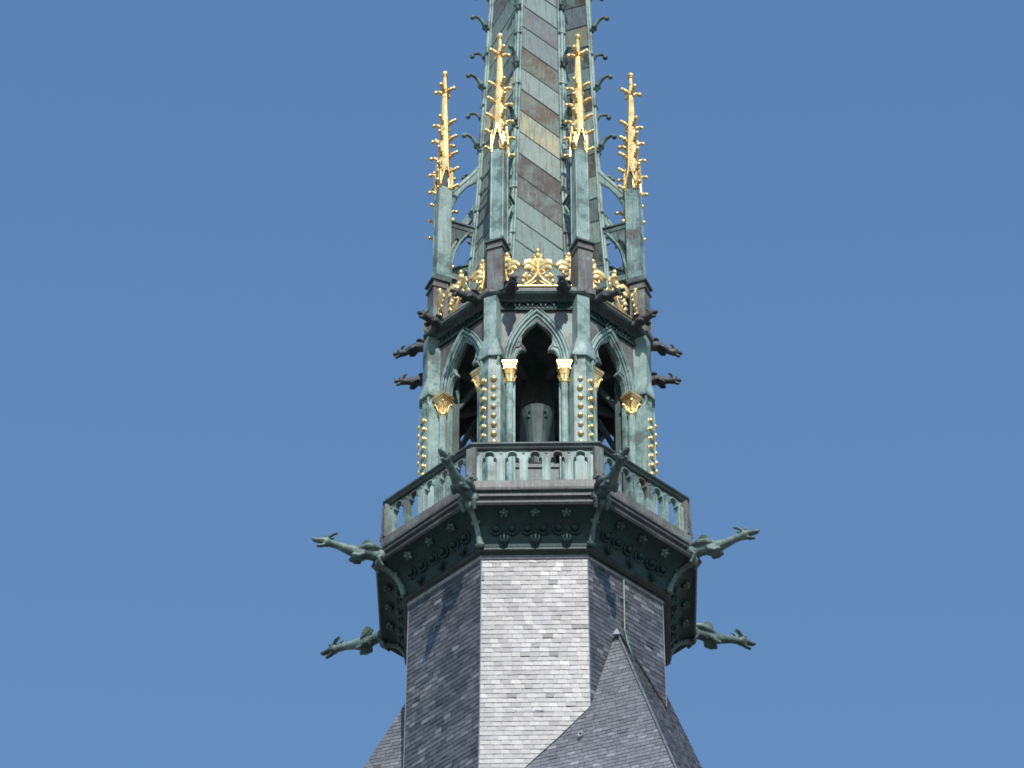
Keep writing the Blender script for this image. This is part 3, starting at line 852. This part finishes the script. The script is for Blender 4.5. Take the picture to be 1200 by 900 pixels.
# ------------------------------------------------------------------ gilded cresting
def make_crest():
    t = empty('gilded_cresting')
    def leaf(bm, pts, ws):
        tube(bm, pts, [q*1.15 for q in ws], 8, flat=.45, up=(0, -1, 0))
    bm = bmesh.new()
    for s in (-1, 1):
        tube(bm, [(s*.37, 0, .03), (s*.25, -.01, .06), (s*.13, -.02, .14), (s*.05, -.02, .26), (0, -.02, .36)], .036, 6)
        tube(bm, [(s*.30, -.01, .03), (s*.18, -.01, .05), (s*.07, -.01, .12), (0, -.01, .16)], .014, 5)
        leaf(bm, [(s*.01, -.02, .40), (s*.09, -.06, .50), (s*.19, -.09, .55), (s*.28, -.12, .50), (s*.335, -.13, .41)], [.04, .07, .085, .07, .02])
        leaf(bm, [(s*.01, -.02, .34), (s*.09, -.04, .42), (s*.18, -.07, .45), (s*.27, -.11, .40), (s*.31, -.13, .33)], [.03, .055, .065, .05, .02])
        leaf(bm, [(s*.02, -.02, .56), (s*.07, -.05, .64), (s*.14, -.06, .64)], [.04, .05, .02])
        leaf(bm, [(s*.02, -.02, .66), (s*.06, -.04, .74), (s*.10, -.05, .80)], [.03, .045, .018])
        tube(bm, [(s*.04, -.03, .30), (s*.10, -.06, .25), (s*.16, -.07, .29), (s*.14, -.08, .35), (s*.10, -.08, .33)], .024, 6)
        # small trefoil at the foot
        tube(bm, [(s*.20, -.01, .07), (s*.25, -.03, .17), (s*.27, -.04, .27)], .02, 5)
        leaf(bm, [(s*.27, -.03, .20), (s*.28, -.06, .28), (s*.27, -.07, .34)], [.03, .05, .015])
        leaf(bm, [(s*.26, -.03, .18), (s*.32, -.06, .23), (s*.36, -.08, .20)], [.03, .045, .015])
        leaf(bm, [(s*.26, -.03, .18), (s*.20, -.06, .22), (s*.155, -.08, .19)], [.03, .042, .015])
        leaf(bm, [(s*.30, -.02, .05), (s*.34, -.05, .11), (s*.38, -.06, .10)], [.025, .04, .015])
    box(bm, (0, -.02, .45), (.07, .05, .62))
    box(bm, (0, -.045, .42), (.035, .03, .5))
    loft(bm, [[(x, y-.02, .70) for x, y in sqr(.03)], [(x, y-.02, .78) for x, y in sqr(.075)], [(x, y-.02, .84) for x, y in sqr(.02)]])
    ball(bm, (0, -.02, .90), .06, 9, 7)
    for v in bm.verts: v.co.x *= .84
    obj('palmette', bm, M_gold, t, True)
    bm = bmesh.new(); box(bm, (0, 0, .012), (1.30, .05, .022)); obj('base_strip', bm, M_gold, t)
    for s in (-1, 1):
        bm = bmesh.new()
        box(bm, (s*.615, -.01, .42), (.05, .05, .68))
        tube(bm, [(s*.60, -.02, .06), (s*.585, -.03, .14), (s*.61, -.02, .25)], .03, 6)
        leaf(bm, [(s*.61, -.02, .42), (s*.54, -.06, .52), (s*.46, -.09, .52), (s*.39, -.12, .46), (s*.345, -.13, .40)], [.04, .065, .075, .05, .02])
        leaf(bm, [(s*.61, -.02, .36), (s*.54, -.05, .42), (s*.46, -.08, .42), (s*.40, -.11, .35)], [.03, .055, .06, .02])
        leaf(bm, [(s*.61, -.02, .58), (s*.56, -.05, .65), (s*.50, -.06, .63)], [.04, .05, .02])
        tube(bm, [(s*.59, -.03, .30), (s*.53, -.06, .25), (s*.48, -.07, .29), (s*.50, -.08, .34)], .026, 6)
        tube(bm, [(s*.60, -.03, .2), (s*.55, -.05, .15), (s*.51, -.05, .09)], .022, 6)
        ball(bm, (s*.595, -.02, .80), .055, 8, 6); ball(bm, (s*.56, -.04, .72), .035, 7, 5)
        obj('half_palmette', bm, M_gold, t, True)
    return t
cr = make_crest()
CL = {0: 'gilded palmette cresting centred on the crown front between the two middle pinnacles',
      -45: 'gilded palmette cresting on the front left diagonal side of the crown',
      45: 'gilded palmette cresting on the front right diagonal side of the crown',
      -90: 'gilded cresting on the left side of the crown, seen edge on', 90: 'gilded cresting on the right side of the crown, seen edge on'}
for i, (az, lb) in enumerate(CL.items()):
    o = cr if i == 0 else copy_tree(cr)
    az_place(o, az, 2.09, 60.835, yaw=YAW_MID*.3); tag(o, lb, 'gilded cresting', 'gilded crestings between the pinnacles')

# ------------------------------------------------------------------ gargoyles
def remeshed(bm, voxel, name, m):
    me = bpy.data.meshes.new(name); bm.to_mesh(me); bm.free()
    o = bpy.data.objects.new(name, me); COL.objects.link(o)
    md = o.modifiers.new('r', 'REMESH'); md.mode = 'VOXEL'; md.voxel_size = voxel; md.use_smooth_shade = True
    sm = o.modifiers.new('s', 'SMOOTH'); sm.iterations = 1; sm.factor = .3
    dg = bpy.context.evaluated_depsgraph_get(); dg.update()
    out = bpy.data.meshes.new_from_object(o.evaluated_get(dg))
    bpy.data.objects.remove(o); out.materials.clear(); out.materials.append(m)
    for p in out.polygons: p.use_smooth = True
    out.name = name
    return out
def gargoyle_body(v):
    """long bodied beast reaching forward along -Y from its root at the wall; v = variant"""
    bm = bmesh.new()
    dz = (.0, .02, -.03)[v]
    spine = [(0, .16, -.02), (0, .0, 0), (0, -.18, .02), (0, -.36, .03), (0, -.52, .03+dz*.5), (0, -.68, .06+dz), (0, -.84, .10+dz), (0, -.98, .12+dz), (0, -1.06, .12+dz)]
    rad = [.11, .105, .10, .115, .11, .082, .066, .068, .08]
    tube(bm, spine, rad, 14)
    ball(bm, (0, -.42, -.02), .12, 12, 8, sy=1.5)          # chest
    hz = .12+dz
    ball(bm, (0, -1.06, hz+.01), .088, 12, 8, sy=1.2)         # skull
    tube(bm, [(0, -1.08, hz+.03), (0, -1.18, hz+.02), (0, -1.27, hz+.015), (0, -1.31, hz+.02)], [.08, .062, .05, .045], 10, flat=.75)   # upper jaw
    tube(bm, [(0, -1.07, hz-.04), (0, -1.16, hz-.085), (0, -1.25, hz-.105)], [.055, .042, .032], 8, flat=.7)                          # lower jaw
    ball(bm, (0, -1.315, hz+.035), .036, 8, 6)
    for s in (-1, 1):
        ball(bm, (s*.055, -1.10, hz+.085), .035, 8, 6)       # brow
        tube(bm, [(s*.06, -1.03, hz+.07), (s*.10, -.95, hz+.12), (s*.12, -.86, hz+.15)], [.038, .034, .012], 7, flat=.6)  # ear swept back
        tube(bm, [(s*.035, -1.02, hz+.10), (s*.05, -.94, hz+.15), (s*.045, -.85, hz+.175)], [.028, .022, .010], 6)
        # forelegs tucked under the chest
        tube(bm, [(s*.08, -.36, -.02), (s*.12, -.38, -.09), (s*.10, -.48, -.12), (s*.08, -.54, -.10)], [.055, .045, .036, .036], 8)
        ball(bm, (s*.08, -.55, -.10), .04, 8, 6, sy=1.3)
        # haunches gripping the cornice
        ball(bm, (s*.09, -.02, -.03), .09, 10, 7, sz=1.15)
        tube(bm, [(s*.11, -.03, -.06), (s*.12, -.10, -.12), (s*.10, -.05, -.20), (s*.09, .0, -.26)], [.055, .042, .036, .04], 8)
        # folded wings
        pts = [(s*.08, -.46, .05), (s*.11, -.34, .09), (s*.12, -.18, .11), (s*.10, .02, .11)]
        if v != 1:
            tube(bm, pts, [.045, .06, .055, .02], 8, flat=1.0)
            tube(bm, [(s*.09, -.44, .06), (s*.12, -.34, .12), (s*.11, -.26, .15)], [.04, .036, .015], 7, flat=.6)
        pass
    for q in range(7):      # mane / spine ridge
        y = -.96+.10*q; zz = hz-.01*q
        k = min(range(len(spine)), key=lambda i: abs(spine[i][1]-y)); zt = spine[k][2]+rad[k]*.9
        tube(bm, [(0, y, zt), (0, y+.05, zt+.04)], [.03, .01], 6)
    return bm
big = [remeshed(gargoyle_body(v), .010, 'gargoyle', M_garg) for v in range(3)]
def wing_mesh():
    bm = bmesh.new()
    for s in (-1, 1):
        pr = [(-.46, .05), (-.37, .17), (-.28, .21), (-.20, .17), (-.16, .11), (-.26, .06)]
        f = [bm.verts.new((s*(.09+.06*(z-.05)/.15), y, z)) for y, z in pr]; g = [bm.verts.new((s*(.115+.06*(z-.05)/.15), y, z)) for y, z in pr]
        bm.faces.new(f); bm.faces.new(list(reversed(g)))
        for i in range(len(pr)):
            j = (i+1) % len(pr); bm.faces.new((f[i], g[i], g[j], f[j]))
        for y, z in ((-.36, .16), (-.28, .19), (-.20, .15)):
            tube(bm, [(s*.12, -.44, .05), (s*.15, y, z)], [.018, .012], 5)
    bmesh.ops.recalc_face_normals(bm, faces=bm.faces)
    me = bpy.data.meshes.new('wings'); bm.to_mesh(me); bm.free(); me.materials.append(M_garg); return me
wing = wing_mesh()
GL = [(-22.5, 0, 0, 'dark winged beast gargoyle rearing over the front left corner of the balustrade'),
      (22.5, 2, 1, 'dark winged beast gargoyle rearing over the front right corner of the balustrade'),
      (-67.5, 0, -5, 'long necked copper gargoyle jutting left, upper of two left of the balcony'),
      (67.5, 2, 0, 'long necked copper gargoyle jutting right, upper of two right of the balcony'),
      (-112.5, 1, -9, 'drooping copper gargoyle pointing left and down, lower of two left of the balcony'),
      (112.5, 0, -3, 'copper gargoyle pointing right, lower of the two right of the balcony')]
for az, v, tilt, lb in GL:
    o = bpy.data.objects.new('gargoyle', big[v]); COL.objects.link(o)
    az_place(o, az, 3.14, 54.93, yaw=YAW_LOW); o.rotation_euler = (R(-tilt), 0, R(az)+YAW_LOW)
    o.rotation_euler.x = R(-tilt)
    o.scale = (1.12, 1.0, 1.08)
    wv = bpy.data.objects.new('wings', wing); COL.objects.link(wv); wv.parent = o
    tag(o, lb, 'gargoyle', 'gargoyles at the balcony corners')

def small_garg(v):
    bm = bmesh.new()
    k = -.10 if v == 0 else (-.02 if v == 1 else -.03)
    sp = [(0, .10, 0), (0, -.05, .0), (0, -.18, .02), (0, -.30, .01+k*.3), (0, -.42, .0+k*.8), (0, -.50, k)]
    tube(bm, sp, [.10, .10, .105, .09, .065, .07], 12)
    hz = k
    ball(bm, (0, -.52, hz+.01), .078, 10, 8)
    tube(bm, [(0, -.54, hz+.02), (0, -.61, hz+.0), (0, -.67, hz+.0)], [.055, .045, .04], 8, flat=.8)
    tube(bm, [(0, -.53, hz-.03), (0, -.59, hz-.075), (0, -.63, hz-.09)], [.04, .034, .026], 8)
    for s in (-1, 1):
        tube(bm, [(s*.045, -.50, hz+.05), (s*.08, -.46, hz+.11), (s*.08, -.41, hz+.13)], [.03, .028, .01], 6)
        ball(bm, (s*.038, -.56, hz+.06), .026, 7, 5)
        tube(bm, [(s*.08, -.22, -.02), (s*.11, -.28, -.08), (s*.08, -.35, -.10)], [.045, .036, .034], 7)
        tube(bm, [(s*.07, .0, .04), (s*.10, -.12, .12), (s*.08, -.2, .12)], [.05, .045, .02], 7, flat=.6)
        ball(bm, (s*.08, 0, -.04), .075, 8, 6)
    return bm
sm = [remeshed(small_garg(v), .009, 'gargoyle', M_gargd) for v in range(3)]
SG = [(0, -1, 2, 'small dark gargoyle facing outward beneath the front gilded cresting, left of the pair'),
      (0, 1, 2, 'small dark gargoyle facing outward beneath the front gilded cresting, right of the pair'),
      (-45, 1, 1, 'small gargoyle on the front left cornice, beside the second pinnacle from the left'),
      (-45, -1, 1, 'small gargoyle on the front left cornice, below the far left pinnacle'),
      (45, -1, 1, 'small gargoyle on the front right cornice, beside the third pinnacle from the left'),
      (45, 1, 1, 'small gargoyle on the front right cornice, below the far right pinnacle'),
      (-90, 1, 0, 'small beast gargoyle jutting left from the crown cornice, upper of two in profile'),
      (-90, -1, 1, 'small beast gargoyle jutting left from the crown cornice, lower of two in profile'),
      (90, -1, 0, 'small beast gargoyle jutting right from the crown cornice, upper of two in profile'),
      (90, 1, 1, 'small beast gargoyle jutting right from the crown cornice, lower of two in profile')]
for az, s, v, lb in SG:
    o = bpy.data.objects.new('gargoyle', sm[v]); COL.objects.link(o)
    a = R(az)+YAW_MID; x, y = rot2(.53*s, -2.16, a)
    o.location = (x+AX(60.6), y, 60.66); o.rotation_euler = (0, 0, a-R(7)*s); o.rotation_euler.x = R({0: 14, 45: 7, 90: 2}[abs(az)])
    tag(o, lb, 'gargoyle', 'small gargoyles on the crown cornice')
